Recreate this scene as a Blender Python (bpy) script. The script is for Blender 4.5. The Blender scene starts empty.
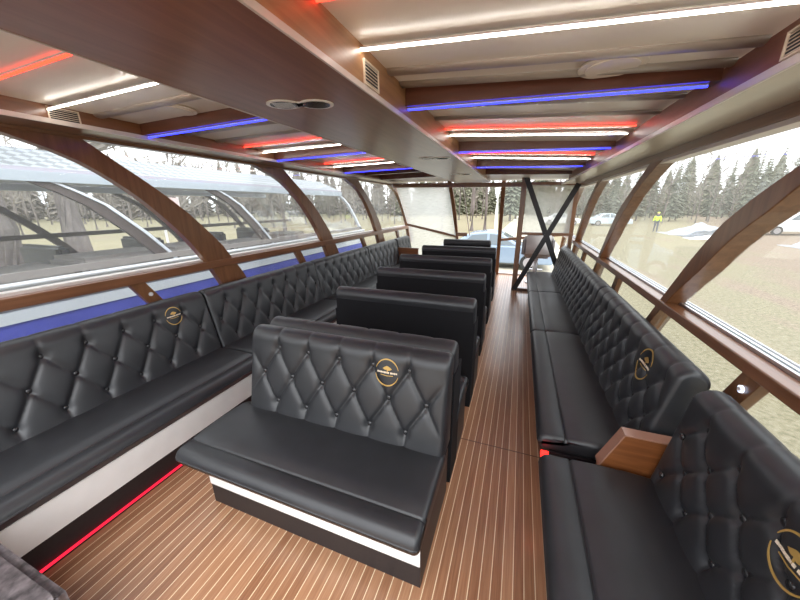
import bpy, bmesh, math, random
from mathutils import Vector, Matrix, noise
random.seed(7)
PI = math.pi
SC = bpy.context.scene
COL = SC.collection

# ------------------------------------------------------------------ materials
def new_mat(name):
    m = bpy.data.materials.new(name); m.use_nodes = True
    nt = m.node_tree; nt.nodes.clear()
    out = nt.nodes.new('ShaderNodeOutputMaterial')
    return m, nt, out

def nd(nt, typ, **kw):
    n = nt.nodes.new(typ)
    for k, v in kw.items():
        if k in n.inputs: n.inputs[k].default_value = v
        else: setattr(n, k, v)
    return n

def lk(nt, a, ao, b, bi): nt.links.new(a.outputs[ao], b.inputs[bi])

def math_n(nt, op, a, b=None):
    n = nt.nodes.new('ShaderNodeMath'); n.operation = op
    for i, v in enumerate((a, b)):
        if v is None: continue
        if isinstance(v, (int, float)): n.inputs[i].default_value = v
        else: nt.links.new(v, n.inputs[i])
    return n.outputs[0]

def ramp(nt, fac, stops):
    r = nt.nodes.new('ShaderNodeValToRGB')
    while len(r.color_ramp.elements) < len(stops): r.color_ramp.elements.new(0.5)
    for e, (p, c) in zip(r.color_ramp.elements, stops):
        e.position = p; e.color = (*c, 1)
    nt.links.new(fac, r.inputs[0])
    return r.outputs[0]

def simple(name, col, rough=.5, metal=0., spec=.5, coat=0., noise_amt=0., nscale=30., bump=0., bscale=200., stretch=(1, 1, 1)):
    m, nt, out = new_mat(name)
    b = nd(nt, 'ShaderNodeBsdfPrincipled', Roughness=rough, Metallic=metal)
    b.inputs['Base Color'].default_value = (*col, 1)
    b.inputs['Specular IOR Level'].default_value = spec
    b.inputs['Coat Weight'].default_value = coat
    b.inputs['Coat Roughness'].default_value = .08
    tc = nd(nt, 'ShaderNodeTexCoord')
    mp = nd(nt, 'ShaderNodeMapping'); mp.inputs['Scale'].default_value = stretch
    lk(nt, tc, 'Object', mp, 'Vector')
    if noise_amt:
        n = nd(nt, 'ShaderNodeTexNoise', Scale=nscale, Detail=5.)
        lk(nt, mp, 'Vector', n, 'Vector')
        lo = tuple(c * (1 - noise_amt) for c in col); hi = tuple(min(1, c * (1 + noise_amt)) for c in col)
        nt.links.new(ramp(nt, n.outputs['Fac'], [(.3, lo), (.7, hi)]), b.inputs['Base Color'])
    if bump:
        n2 = nd(nt, 'ShaderNodeTexNoise', Scale=bscale, Detail=3.)
        lk(nt, mp, 'Vector', n2, 'Vector')
        bp = nd(nt, 'ShaderNodeBump', Strength=bump, Distance=.002)
        lk(nt, n2, 'Fac', bp, 'Height'); lk(nt, bp, 'Normal', b, 'Normal')
    lk(nt, b, 0, out, 0)
    return m

def emit(name, col, s):
    m, nt, out = new_mat(name)
    e = nd(nt, 'ShaderNodeEmission', Strength=s); e.inputs[0].default_value = (*col, 1)
    lk(nt, e, 0, out, 0); return m

def wood(name, dark, light, axis, rough=.3, coat=.35):
    m, nt, out = new_mat(name)
    b = nd(nt, 'ShaderNodeBsdfPrincipled', Roughness=rough)
    b.inputs['Coat Weight'].default_value = coat; b.inputs['Coat Roughness'].default_value = .12
    tc = nd(nt, 'ShaderNodeTexCoord'); mp = nd(nt, 'ShaderNodeMapping')
    s = [14., 14., 14.]; s[axis] = 1.2
    mp.inputs['Scale'].default_value = s
    lk(nt, tc, 'Object', mp, 'Vector')
    n = nd(nt, 'ShaderNodeTexNoise', Scale=2.2, Detail=7., Distortion=.6)
    lk(nt, mp, 'Vector', n, 'Vector')
    nt.links.new(ramp(nt, n.outputs['Fac'], [(.3, dark), (.7, light)]), b.inputs['Base Color'])
    bp = nd(nt, 'ShaderNodeBump', Strength=.08, Distance=.002)
    lk(nt, n, 'Fac', bp, 'Height'); lk(nt, bp, 'Normal', b, 'Normal')
    lk(nt, b, 0, out, 0); return m

LEATHER = simple('black_leather', (.022, .023, .026), .42, spec=.7, bump=.12, bscale=420., noise_amt=.15, nscale=8.)
BOARD = simple('black_board', (.010, .010, .012), .75, spec=.25)
KICK = simple('black_laminate', (.018, .016, .018), .45, noise_amt=.15, nscale=60.)
WHITE = simple('white_laminate', (.90, .89, .87), .35, noise_amt=.03, nscale=10.)
SOFFB = wood('soffit_varnished_brown', (.185, .072, .034), (.27, .115, .058), 1, rough=.32, coat=.12)
BEAMB = wood('dark_beam_wood', (.095, .032, .018), (.14, .050, .028), 0, coat=.1)
BROWN_Y = wood('brown_varnish_long', (.155, .064, .028), (.235, .102, .047), 1)
BROWN_Z = wood('brown_varnish_rib', (.150, .064, .027), (.225, .102, .044), 2, coat=.2)
TAN_Y = wood('tan_fascia_wood', (.26, .130, .058), (.40, .215, .100), 1, rough=.42, coat=.0)
REDWOOD = wood('red_fascia_wood', (.16, .062, .034), (.23, .094, .050), 1, rough=.42, coat=.0)
ORANGE = wood('orange_panel_wood', (.17, .055, .016), (.26, .092, .030), 0)
CREAM = simple('cream_gloss_panel', (.88, .82, .72), .27, spec=.28, coat=.05, noise_amt=.05, nscale=2.)
RIDGE = simple('grey_ridge', (.42, .38, .33), .3, coat=.2)
SOFFITW = simple('white_roof_lining', (.74, .72, .70), .35)
EDGE = simple('pale_edge_strip', (.66, .60, .56), .35)
ALU = simple('brushed_aluminium', (.62, .63, .66), .3, metal=.9)
SILVER = simple('painted_silver', (.70, .71, .74), .3, metal=.3)
BLACKM = simple('black_steel', (.012, .011, .012), .4)
GOLD = simple('gold_thread', (.62, .40, .12), .4, metal=.4)
IVORY = simple('ivory_thread', (.80, .68, .52), .5)
BTN = simple('button_leather', (.022, .022, .024), .25, spec=.7)
VENTK = simple('vent_black', (.01, .01, .012), .5)
VENTW = simple('vent_pale_frame', (.72, .62, .50), .4)
LEDW = emit('led_white', (1., .94, .86), 10.)
LEDR = emit('led_red', (1., .022, .010), 5.)
LEDB = emit('led_blue', (.022, .030, 1.), 3.2)
LEDR2 = emit('led_red_floor', (1., .02, .05), .75)
GLOW = emit('switch_glow', (.62, .75, 1.), 1.2)
LENS = simple('spot_lens_grey', (.10, .10, .11), .2, spec=.6)
LENSD = simple('spot_lens_dark', (.02, .015, .015), .15)
VELVET = simple('grey_crushed_velvet', (.20, .175, .18), .9, noise_amt=.65, nscale=26., bump=.9, bscale=40.)
GREYV = simple('grey_vinyl', (.75, .71, .70), .5)
GREYD = simple('dark_grey_vinyl', (.30, .28, .29), .5)

def teak():
    m, nt, out = new_mat('teak_striped_floor')
    b = nd(nt, 'ShaderNodeBsdfPrincipled', Roughness=.30)
    b.inputs['Coat Weight'].default_value = .25; b.inputs['Coat Roughness'].default_value = .2
    tc = nd(nt, 'ShaderNodeTexCoord'); sx = nd(nt, 'ShaderNodeSeparateXYZ')
    lk(nt, tc, 'Object', sx, 0)
    u = math_n(nt, 'DIVIDE', sx.outputs['X'], .05)
    fr = math_n(nt, 'FRACT', math_n(nt, 'ADD', u, 100.35))
    idx = math_n(nt, 'FLOOR', math_n(nt, 'ADD', u, 100.35))
    wn = nd(nt, 'ShaderNodeTexWhiteNoise', noise_dimensions='1D'); nt.links.new(idx, wn.inputs['W'])
    mp = nd(nt, 'ShaderNodeMapping'); mp.inputs['Scale'].default_value = (60, 2.0, 1)
    lk(nt, tc, 'Object', mp, 0)
    n = nd(nt, 'ShaderNodeTexNoise', Scale=2., Detail=6.); lk(nt, mp, 0, n, 'Vector')
    v = math_n(nt, 'ADD', math_n(nt, 'MULTIPLY', wn.outputs['Value'], .35), math_n(nt, 'MULTIPLY', n.outputs['Fac'], .65))
    base = ramp(nt, v, [(.25, (.25, .105, .050)), (.75, (.50, .26, .14))])
    line = math_n(nt, 'LESS_THAN', fr, .08)
    mx = nd(nt, 'ShaderNodeMix', data_type='RGBA')
    nt.links.new(line, mx.inputs[0]); nt.links.new(base, mx.inputs[6]); mx.inputs[7].default_value = (.88, .70, .47, 1)
    seam = math_n(nt, 'LESS_THAN', math_n(nt, 'ABSOLUTE', math_n(nt, 'SUBTRACT', math_n(nt, 'MODULO', math_n(nt, 'ADD', sx.outputs['Y'], 10.), 2.4), .05)), .004)
    mx2 = nd(nt, 'ShaderNodeMix', data_type='RGBA')
    nt.links.new(seam, mx2.inputs[0]); nt.links.new(mx.outputs[2], mx2.inputs[6]); mx2.inputs[7].default_value = (.12, .05, .03, 1)
    nt.links.new(mx2.outputs[2], b.inputs['Base Color'])
    lk(nt, b, 0, out, 0); return m
TEAK = teak()

def glass(name, haze, tint=(.97, .985, .98)):
    m, nt, out = new_mat(name)
    t = nd(nt, 'ShaderNodeBsdfTransparent'); t.inputs[0].default_value = (*tint, 1)
    g = nd(nt, 'ShaderNodeBsdfGlossy', Roughness=.03)
    fz = nd(nt, 'ShaderNodeFresnel', IOR=1.4)
    mx = nd(nt, 'ShaderNodeMixShader')
    nt.links.new(math_n(nt, 'MULTIPLY', fz.outputs[0], .25), mx.inputs[0])
    lk(nt, t, 0, mx, 1); lk(nt, g, 0, mx, 2)
    tr = nd(nt, 'ShaderNodeBsdfTranslucent'); tr.inputs[0].default_value = (.60, .595, .56, 1)
    tc = nd(nt, 'ShaderNodeTexCoord'); mp = nd(nt, 'ShaderNodeMapping')
    mp.inputs['Scale'].default_value = (1, 9, .8); mp.inputs['Rotation'].default_value = (.55, 0, 0)
    lk(nt, tc, 'Object', mp, 0)
    n = nd(nt, 'ShaderNodeTexNoise', Scale=9., Detail=8.); lk(nt, mp, 0, n, 'Vector')
    f = math_n(nt, 'MULTIPLY', ramp(nt, n.outputs['Fac'], [(.30, (.72, .72, .72)), (.75, (1, 1, 1))]), haze * 1.15)
    mx2 = nd(nt, 'ShaderNodeMixShader'); nt.links.new(f, mx2.inputs[0])
    lk(nt, mx, 0, mx2, 1); lk(nt, tr, 0, mx2, 2)
    lk(nt, mx2, 0, out, 0); return m
GLASS = glass('scratched_window_film', .07)
GLASSR = glass('scuffed_window_film', .085)
GLASSC = glass('clear_window', .06)
GLASSN = glass('neighbour_window', .02, (.985, .99, .992))

# ------------------------------------------------------------------ object helpers
def link(name, me, m, parent=None, smooth=False):
    o = bpy.data.objects.new(name, me); COL.objects.link(o)
    if m is not None and not me.materials: me.materials.append(m)
    if parent is not None: o.parent = parent
    if smooth:
        for p in me.polygons: p.use_smooth = True
    return o

def obj(name, bm, m, parent=None, smooth=False, bevel=0.):
    bmesh.ops.recalc_face_normals(bm, faces=bm.faces)
    me = bpy.data.meshes.new(name); bm.to_mesh(me); bm.free()
    o = link(name, me, m, parent, smooth)
    if bevel:
        md = o.modifiers.new('bevel', 'BEVEL'); md.width = bevel; md.segments = 2; md.limit_method = 'ANGLE'
    return o

def tag(o, label, cat, group=None):
    o['label'] = label; o['category'] = cat
    if group: o['group'] = group
    return o

def thing(name, label, cat, loc=(0, 0, 0), rz=0, group=None):
    o = bpy.data.objects.new(name, None); COL.objects.link(o)
    o.location = loc; o.rotation_euler = (0, 0, rz); o.empty_display_size = .1
    return tag(o, label, cat, group)

def struct(o, label=None):
    o['kind'] = 'structure'
    if label: o['label'] = label
    return o

def box(bm, x0, x1, y0, y1, z0, z1):
    vs = [bm.verts.new(p) for p in ((x0, y0, z0), (x1, y0, z0), (x1, y1, z0), (x0, y1, z0), (x0, y0, z1), (x1, y0, z1), (x1, y1, z1), (x0, y1, z1))]
    for f in ((0, 3, 2, 1), (4, 5, 6, 7), (0, 1, 5, 4), (1, 2, 6, 5), (2, 3, 7, 6), (3, 0, 4, 7)):
        bm.faces.new([vs[i] for i in f])
    return vs

def B(*a):
    bm = bmesh.new(); box(bm, *a); return bm

def prism(bm, poly, ax, a0, a1):
    """extrude a polygon of 2-D points along axis ax (0: pts are y,z; 1: x,z; 2: x,y)"""
    def P(p, a):
        return {0: (a, p[0], p[1]), 1: (p[0], a, p[1]), 2: (p[0], p[1], a)}[ax]
    A = [bm.verts.new(P(p, a0)) for p in poly]; Bv = [bm.verts.new(P(p, a1)) for p in poly]
    n = len(poly)
    bm.faces.new(A); bm.faces.new(Bv[::-1])
    for i in range(n): bm.faces.new((A[i], A[(i + 1) % n], Bv[(i + 1) % n], Bv[i]))

def strip_prism(bm, e0, e1, x0, x1):
    """solid ribbon between two edges (lists of (y,z)) extruded in x"""
    n = len(e0); V = []
    for x in (x0, x1):
        V.append(([bm.verts.new((x, *p)) for p in e0], [bm.verts.new((x, *p)) for p in e1]))
    (a0, a1), (b0, b1) = V
    for i in range(n - 1):
        bm.faces.new((a0[i], a0[i + 1], a1[i + 1], a1[i])); bm.faces.new((b0[i], b1[i], b1[i + 1], b0[i + 1]))
        bm.faces.new((a0[i], b0[i], b0[i + 1], a0[i + 1])); bm.faces.new((a1[i], a1[i + 1], b1[i + 1], b1[i]))
    bm.faces.new((a0[0], a1[0], b1[0], b0[0])); bm.faces.new((a0[-1], b0[-1], b1[-1], a1[-1]))

def tube(bm, pts, r, seg=10, r1=None):
    pts = [Vector(p) for p in pts]; rings = []
    for i, p in enumerate(pts):
        d = (pts[min(i + 1, len(pts) - 1)] - pts[max(i - 1, 0)]).normalized()
        a = d.cross(Vector((0, 0, 1)))
        if a.length < .01: a = d.cross(Vector((1, 0, 0)))
        a.normalize(); b = d.cross(a)
        rr = r if r1 is None else r + (r1 - r) * i / (len(pts) - 1)
        rings.append([bm.verts.new(p + (a * math.cos(2 * PI * k / seg) + b * math.sin(2 * PI * k / seg)) * rr) for k in range(seg)])
    for q, s in zip(rings, rings[1:]):
        for k in range(seg): bm.faces.new((q[k], q[(k + 1) % seg], s[(k + 1) % seg], s[k]))
    bm.faces.new(rings[0][::-1]); bm.faces.new(rings[-1])

def bar(bm, a, b, w, t, up=(0, 0, 1)):
    """rectangular bar from a to b"""
    a, b = Vector(a), Vector(b); d = (b - a).normalized(); up = Vector(up)
    s = d.cross(up).normalized() * w / 2; u = s.cross(d).normalized() * t / 2
    vs = [bm.verts.new(p + q) for p in (a, b) for q in (-s - u, s - u, s + u, -s + u)]
    for f in ((0, 1, 2, 3), (7, 6, 5, 4), (0, 4, 5, 1), (1, 5, 6, 2), (2, 6, 7, 3), (3, 7, 4, 0)):
        bm.faces.new([vs[i] for i in f])

def disc(bm, c, r, h, ax=2, seg=24, sx=1., sy=1.):
    c = Vector(c); R = []
    for k2 in (0, h):
        ring = []
        for k in range(seg):
            p = [r * sx * math.cos(2 * PI * k / seg), r * sy * math.sin(2 * PI * k / seg)]
            q = {0: (k2, p[0], p[1]), 1: (p[0], k2, p[1]), 2: (p[0], p[1], k2)}[ax]
            ring.append(bm.verts.new(c + Vector(q)))
        R.append(ring)
    bm.faces.new(R[0]); bm.faces.new(R[1][::-1])
    for k in range(seg): bm.faces.new((R[0][k], R[0][(k + 1) % seg], R[1][(k + 1) % seg], R[1][k]))

def lerp_tab(tab, z):
    if z <= tab[0][0]: return tab[0][1]
    for (z0, y0), (z1, y1) in zip(tab, tab[1:]):
        if z <= z1: return y0 + (y1 - y0) * (z - z0) / (z1 - z0)
    return tab[-1][1]

# ------------------------------------------------------------------ camera (calibrated from the vanishing points)
H = 1.75
FPX = 310.
def cv(px, py): return Vector((px - 400, -(py - 300), FPX))
Yd = cv(522, 205).normalized(); Xd = -cv(-460, 212); Xd = (Xd - Yd * Xd.dot(Yd)).normalized()
Zd = Xd.cross(Yd)
if Zd.y < 0: Zd = -Zd
rows = (Xd, Yd, Zd)
cam = bpy.data.objects.new('camera', bpy.data.cameras.new('camera')); COL.objects.link(cam)
M = Matrix([[rows[i][0], rows[i][1], -rows[i][2], (0, 0, H)[i]] for i in range(3)] + [[0, 0, 0, 1]])
cam.matrix_world = M
cam.data.sensor_width = 36; cam.data.lens = FPX / 800 * 36; cam.data.clip_start = .02; cam.data.clip_end = 500
SC.camera = cam

# ------------------------------------------------------------------ room shell
Y0, Y1 = -1.6, 8.6
XL, XR = -2.95, 1.0
GZ = -.75
struct(obj('floor', B(XL - .02, XR + .06, Y0, 9.0, -.06, 0), TEAK))
struct(obj('wall_left', B(XL - .10, XL - .01, Y0, 8.5, GZ + .1, .72), KICK))
struct(obj('wall_right', B(XR + .01, XR + .10, Y0, 8.5, GZ + .1, .66), KICK))
trim_n = [0]; win_n = [0]
def trim(bm, m, bevel=0., smooth=False):
    trim_n[0] += 1
    return struct(obj('trim_%d' % trim_n[0], bm, m, bevel=bevel, smooth=smooth))
def window(bm, m=None):
    win_n[0] += 1
    return struct(obj('window_%d' % win_n[0], bm, m or GLASS))

# ribs
LN = [(.72, .16), (.95, .085), (1.124, 0), (1.28, -.09), (1.422, -.186), (1.56, -.29), (1.688, -.403), (1.81, -.52), (1.921, -.65), (2.0, -.76), (2.062, -.86), (2.142, -1.04), (2.187, -1.2), (2.26, -1.45)]
LF = [(.72, .50), (.99, .392), (1.082, .338), (1.364, .157), (1.52, .02), (1.68, -.131), (1.81, -.275), (1.933, -.43), (2.0, -.52), (2.068, -.616), (2.2, -.794), (2.26, -.88)]
RN = [(.66, .36), (.90, .19), (1.12, 0), (1.25, -.135), (1.383, -.286), (1.48, -.38), (1.574, -.479), (1.65, -.58), (1.722, -.691), (1.817, -.808), (1.95, -1.05), (2.04, -1.26), (2.12, -1.5)]
RF = [(.66, .48), (.924, .256), (1.12, .10), (1.419, -.147), (1.53, -.25), (1.641, -.357), (1.765, -.54), (1.851, -.69), (1.892, -.77), (2.0, -.95), (2.08, -1.10), (2.12, -1.18)]
def edge(tab, y0, z0, z1, n=26):
    return [(y0 + lerp_tab(tab, z0 + (z1 - z0) * i / n), z0 + (z1 - z0) * i / n) for i in range(n + 1)]
LRIB = [.24, 2.30, 4.36, 6.42, 8.48]
RRIB = [.48, 2.55, 4.60, 6.65, 8.50]
ZLT, ZRT = 2.24, 2.10     # tops of the glazing
for y in LRIB:
    bm = bmesh.new(); strip_prism(bm, edge(LN, y, .72, ZLT), edge(LF, y, .72, ZLT), XL - .08, XL); trim(bm, BROWN_Z, .004)
for y in RRIB:
    bm = bmesh.new(); strip_prism(bm, edge(RN, y, .66, ZRT), edge(RF, y, .66, ZRT), XR, XR + .105); trim(bm, BROWN_Z, .004)
# sills, tracks, top rails
trim(B(XL - .06, XL + .012, Y0, 8.75, 1.14, 1.215), BROWN_Y, .006)
trim(B(XL - .14, XL - .06, Y0, 8.75, 1.20, 1.235), EDGE)
trim(B(XR - .012, XR + .075, Y0, 8.6, 1.03, 1.09), BROWN_Y, .006)
bm = bmesh.new()
for a, b_, z in ((.075, .09, 1.105), (.09, .105, 1.09), (.105, .12, 1.105), (.12, .135, 1.09), (.135, .145, 1.105)): box(bm, XR + a, XR + b_, Y0, 8.6, 1.05, z)
trim(bm, ALU)
trim(B(XL - .08, XL + .004, Y0, 7.5, 2.215, 2.32), BROWN_Y, .004)
trim(B(XR - .004, XR + .08, Y0, 7.5, 2.085, 2.18), BROWN_Y, .004)
trim(B(XR + .004, XR + .09, Y0, 7.5, 2.062, 2.085), EDGE)
# side windows: panes follow the ribs
def pane(ta, tb, ya, yb, z0, z1, x, fa, fb):
    ea = edge(ta, ya, z0, z1, 14); eb = edge(tb, yb, z0, z1, 14)
    bm = bmesh.new(); strip_prism(bm, ea, eb, x - .003, x + .003); window(bm, fa or GLASS)
for a, b_ in zip([LRIB[0] - 2.06] + LRIB, LRIB): pane(LF, LN, a, b_, 1.20, 2.225, XL - .07, 0, 0)
for a, b_ in zip([RRIB[0] - 2.06] + RRIB, RRIB): pane(RF, RN, a, b_, 1.10, 2.07, XR + .098, GLASSR, 0)
# lower panes and little posts under the sills
LPOST = [-.45, 1.54, 3.62, 5.65, 7.6]
RPOST = [-.40, 1.60, 3.72, 5.70, 7.6]
for y in LPOST:
    bm = bmesh.new(); prism(bm, [(y - .02, 1.15), (y + .10, 1.15), (y + .36, .72), (y + .24, .72)], 0, XL - .05, XL - .002); trim(bm, BROWN_Z, .003)
for y in RPOST:
    bm = bmesh.new(); prism(bm, [(y - .02, 1.035), (y + .10, 1.035), (y + .30, .66), (y + .18, .66)], 0, XR + .002, XR + .05); trim(bm, BROWN_Z, .003)
ed = sorted(LRIB + LPOST); 
for a, b_ in zip(ed, ed[1:]):
    bm = bmesh.new(); prism(bm, [(a + .1, 1.145), (b_ + .02, 1.145), (b_ + .28, .71), (a + .36, .71)], 0, XL - .045, XL - .040); window(bm, GLASSC)
ed = sorted(RRIB + RPOST)
for a, b_ in zip(ed, ed[1:]):
    bm = bmesh.new(); prism(bm, [(a + .08, 1.04), (b_ + .01, 1.04), (b_ + .28, .65), (a + .30, .65)], 0, XR + .040, XR + .045); window(bm, GLASSC)

# ceiling ---------------------------------------------------------------
YR = -.15
HE = 6.0                                 # where the hatches end
def slab(x0, za, x1, zb, y0, y1, t=.03):
    bm = bmesh.new(); prism(bm, [(x0, za), (x1, zb), (x1, zb + t), (x0, za + t)], 1, y0, y1); return bm
# each hatch panel has its own slab between beams
struct(obj('ceiling', slab(-.66, 2.357, .72, 2.268, YR, HE), CREAM))
struct(obj('ceiling', slab(-2.68, 2.332, -1.31, 2.357, YR, HE), CREAM))
struct(obj('ceiling', slab(-2.95, 2.30, 1.0, 2.24, HE + .05, 7.55), SOFFITW))
# centre soffit: an underside board, two fascias
trim(B(-1.32, -.647, YR, 6.95, 2.2, 2.216), SOFFB)
trim(B(-.667, -.647, YR, 6.3, 2.216, 2.36), TAN_Y)
trim(B(-1.32, -1.30, YR, 6.3, 2.216, 2.36), BROWN_Y)
trim(B(-.647, -.638, YR, 6.95, 2.197, 2.218), EDGE)
trim(B(-1.329, -1.32, YR, 6.95, 2.197, 2.212), EDGE)
# side ledges
trim(B(XL, -2.66, YR, 7.4, 2.238, 2.254), BROWN_Y)
trim(B(-2.66, -2.648, YR, 7.4, 2.232, 2.258), EDGE)
trim(B(-2.68, -2.66, YR, 6.3, 2.254, 2.335), BROWN_Y)
bm = bmesh.new(); prism(bm, [(.70, 2.135), (XR, 2.142), (XR, 2.158), (.70, 2.151)], 1, YR, 7.4)
trim(bm, simple('ledge_sheen_tone', (.46, .38, .27), .3, coat=.3, noise_amt=.06, nscale=6.))  # brown varnish drawn pale: its bright reflection is put into the colour
trim(B(.688, .70, YR, 7.4, 2.130, 2.156), EDGE)
trim(B(.70, .72, YR, 6.3, 2.152, 2.262), REDWOOD)
# ridges
def ceil_z(x):
    return 2.357 + (x + .66) / 1.38 * (-.089) if x > -.66 else 2.332 + (x + 2.68) / 1.37 * .025
def ridge(x0, x1, y, w=.035, h=.018, m=RIDGE):
    bm = bmesh.new(); n = 8
    A = []; C = []
    for i in range(n + 1):
        t = PI * i / n; dy = -math.cos(t) * w; dz = -math.sin(t) * h
        A.append(bm.verts.new((x0, y + dy, ceil_z(x0) + dz))); C.append(bm.verts.new((x1, y + dy, ceil_z(x1) + dz)))
    for i in range(n): bm.faces.new((A[i], A[i + 1], C[i + 1], C[i]))
    bm.faces.new(A[::-1] ); bm.faces.new(C); bm.faces.new((A[0], C[0], C[n], A[n]))
    trim(bm, m, smooth=True)
RX = (-.645, .70); RXL = (-.645, .675); LX = (-2.658, -1.322)
for y in (1.58, 1.75, 2.15, 2.45, 2.95, 3.8, 4.35, 5.3): ridge(*RX, y)
for y in (1.46, 2.05, 2.35, 2.86, 3.5, 4.3): ridge(*LX, y)
# beams with blue strips, red and white strips
def beam(x0, x1, y, drop=(.075, .075), w=.07):
    bm = bmesh.new(); prism(bm, [(x0, ceil_z(x0) - drop[0]), (x1, ceil_z(x1) - drop[1]), (x1, ceil_z(x1) + .01), (x0, ceil_z(x0) + .01)], 1, y, y + w); trim(bm, BEAMB)
def led(x0, x1, y, m, col, side, rank, drop=(0, 0), w=.010):
    nm = {'red': 'red', 'white': 'white', 'blue': 'blue'}[col]
    t = thing('led_strip', '%s LED light strip across the %s ceiling panels, %s to the camera' % (nm, side, rank), 'light', ((x0 + x1) / 2, y, (ceil_z(x0) - drop[0] + ceil_z(x1) - drop[1]) / 2))
    ox, oy, oz = t.location
    def sl(yA, yB, zo, h):
        bm = bmesh.new(); za = ceil_z(x0) - drop[0] - oz - zo; zb = ceil_z(x1) - drop[1] - oz - zo
        prism(bm, [(x0 - ox, za), (x1 - ox, zb), (x1 - ox, zb - h), (x0 - ox, za - h)], 1, yA, yB); return bm
    obj('channel', sl(-w * .8, w * .8, .0, .006), SILVER, t)
    obj('diffuser', sl(-w / 2, w / 2, .006, .006), m, t)
RK = ('nearest', 'second nearest', 'third nearest')
for i, y in enumerate((1.0, 2.78, 4.12)): led(*RXL, y, LEDR, 'red', 'right', RK[i], drop=(0, 0))
for i, y in enumerate((1.29, 2.96, 4.36)): led(*RXL, y, LEDW, 'white', 'right', RK[i], drop=(.017, .017))
for i, y in enumerate((1.83, 3.40, 4.80)): beam(*RX, y - .02, (.087, .045)); led(*RXL, y + .02, LEDB, 'blue', 'right', RK[i], drop=(.087, .045))
for i, y in enumerate((.915, 2.65, 4.06)): led(*LX, y, LEDR, 'red', 'left', RK[i], drop=(0, 0))
for i, y in enumerate((1.21, 2.90, 4.30)): led(*LX, y, LEDW, 'white', 'left', RK[i], drop=(.017, .017))
for i, y in enumerate((1.72, 3.08, 4.58)): beam(*LX, y - .02); led(*LX, y + .02, LEDB, 'blue', 'left', RK[i], drop=(.075, .075))
beam(*RX, HE - .04, (.09, .05), .08); beam(*LX, HE - .04, (.09, .09), .08)
beam(*LX, 5.3, (.06, .06), .06)
# roof dome ring vents
for x, y, side in ((.29, 1.70, 'right'), (-2.10, 1.57, 'left')):
    t = thing('roof_vent', 'round cream roof vent cover set in the %s ceiling panel' % side, 'vent', (x, y, ceil_z(x)))
    bm = bmesh.new(); disc(bm, (0, 0, -.010), .125, .01, seg=40); obj('rim', bm, CREAM, t, bevel=.004)
    bm = bmesh.new(); disc(bm, (0, 0, -.015), .098, .006, seg=40); obj('cover', bm, CREAM, t, bevel=.003)
# air vents on the fascias
def vent(x, ya, yb, z0, z1, sgn, label):
    t = thing('air_vent', label, 'vent', (x, (ya + yb) / 2, z0)); w = (yb - ya) / 2; h = z1 - z0; d = .008 * sgn
    X = lambda a, b: (min(a, b), max(a, b))
    bm = bmesh.new(); e = .006
    for (a, b, c, f) in ((-w, w, 0, e), (-w, w, h - e, h), (-w, -w + e, e, h - e), (w - e, w, e, h - e)): box(bm, *X(0, d), a, b, c, f)
    obj('frame', bm, VENTW, t)
    obj('backing', B(*X(-d * .2, d * .25), -w + e, w - e, e, h - e), VENTK, t)
    n = 6
    for k in range(n):
        zz = e + (h - 2 * e) * (k + .5) / n
        obj('slat', B(*X(d * .3, d * .7), -w + e, w - e, zz - .0012, zz + .0012), VENTW, t)
vent(-.647, 1.31, 1.45, 2.225, 2.312, 1, 'small louvred air vent in the tan face of the centre ceiling box')
vent(.70, 1.27, 1.455, 2.163, 2.238, -1, 'louvred air vent at the right ceiling edge by the photo border')
vent(-2.66, 1.20, 1.35, 2.246, 2.325, 1, 'small louvred air vent above the left windows')
# twin spots under the centre soffit
for i, (x, y, lab) in enumerate(((-.995, 1.355, 'nearest and largest twin oval spotlight in the brown centre ceiling box'), (-.85, 3.25, 'second twin oval spotlight along the centre ceiling box, seen edge on'), (-.9, 5.0, 'farthest twin oval spotlight on the centre ceiling box'))):
    t = thing('twin_spotlight', lab, 'light', (x, y, 2.2), math.atan2(.1, .27)); bm = bmesh.new()
    disc(bm, (-.075, 0, -.005), .078, .005, seg=32, sy=.8); disc(bm, (.075, 0, -.005), .078, .005, seg=32, sy=.8); box(bm, -.04, .04, -.03, .03, -.005, 0)
    obj('housing', bm, WHITE, t)
    for s, m in ((-1, LENS), (1, LENSD)):
        bm = bmesh.new(); disc(bm, (.075 * s, 0, -.0065), .062, .003, seg=32, sy=.8); l = obj('lamp', bm, m, t)
        bm = bmesh.new()
        for k in range(-2, 3): box(bm, .075 * s - .045, .075 * s + .045, k * .016 - .002, k * .016 + .002, -.0075, -.006)
        obj('grille', bm, SILVER if s < 0 else BLACKM, l)
# button lights on the posts
for (x, y, z, s, lab) in ((XL, 1.665, 1.03, 1, 'round white switch with chrome ring on the left window post'), (XR, 1.67, .955, -1, 'round glowing switch with white ring on the right window post')):
    t = thing('round_switch', lab, 'switch', (x, y, z))
    bm = bmesh.new(); disc(bm, (0, 0, 0), .017, .008 * s, ax=0); obj('ring', bm, SILVER if s > 0 else GLOW, t)
    bm = bmesh.new(); disc(bm, (.006 * s, 0, 0), .010, .006 * s, ax=0); obj('button', bm, GREYV, t)

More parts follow.
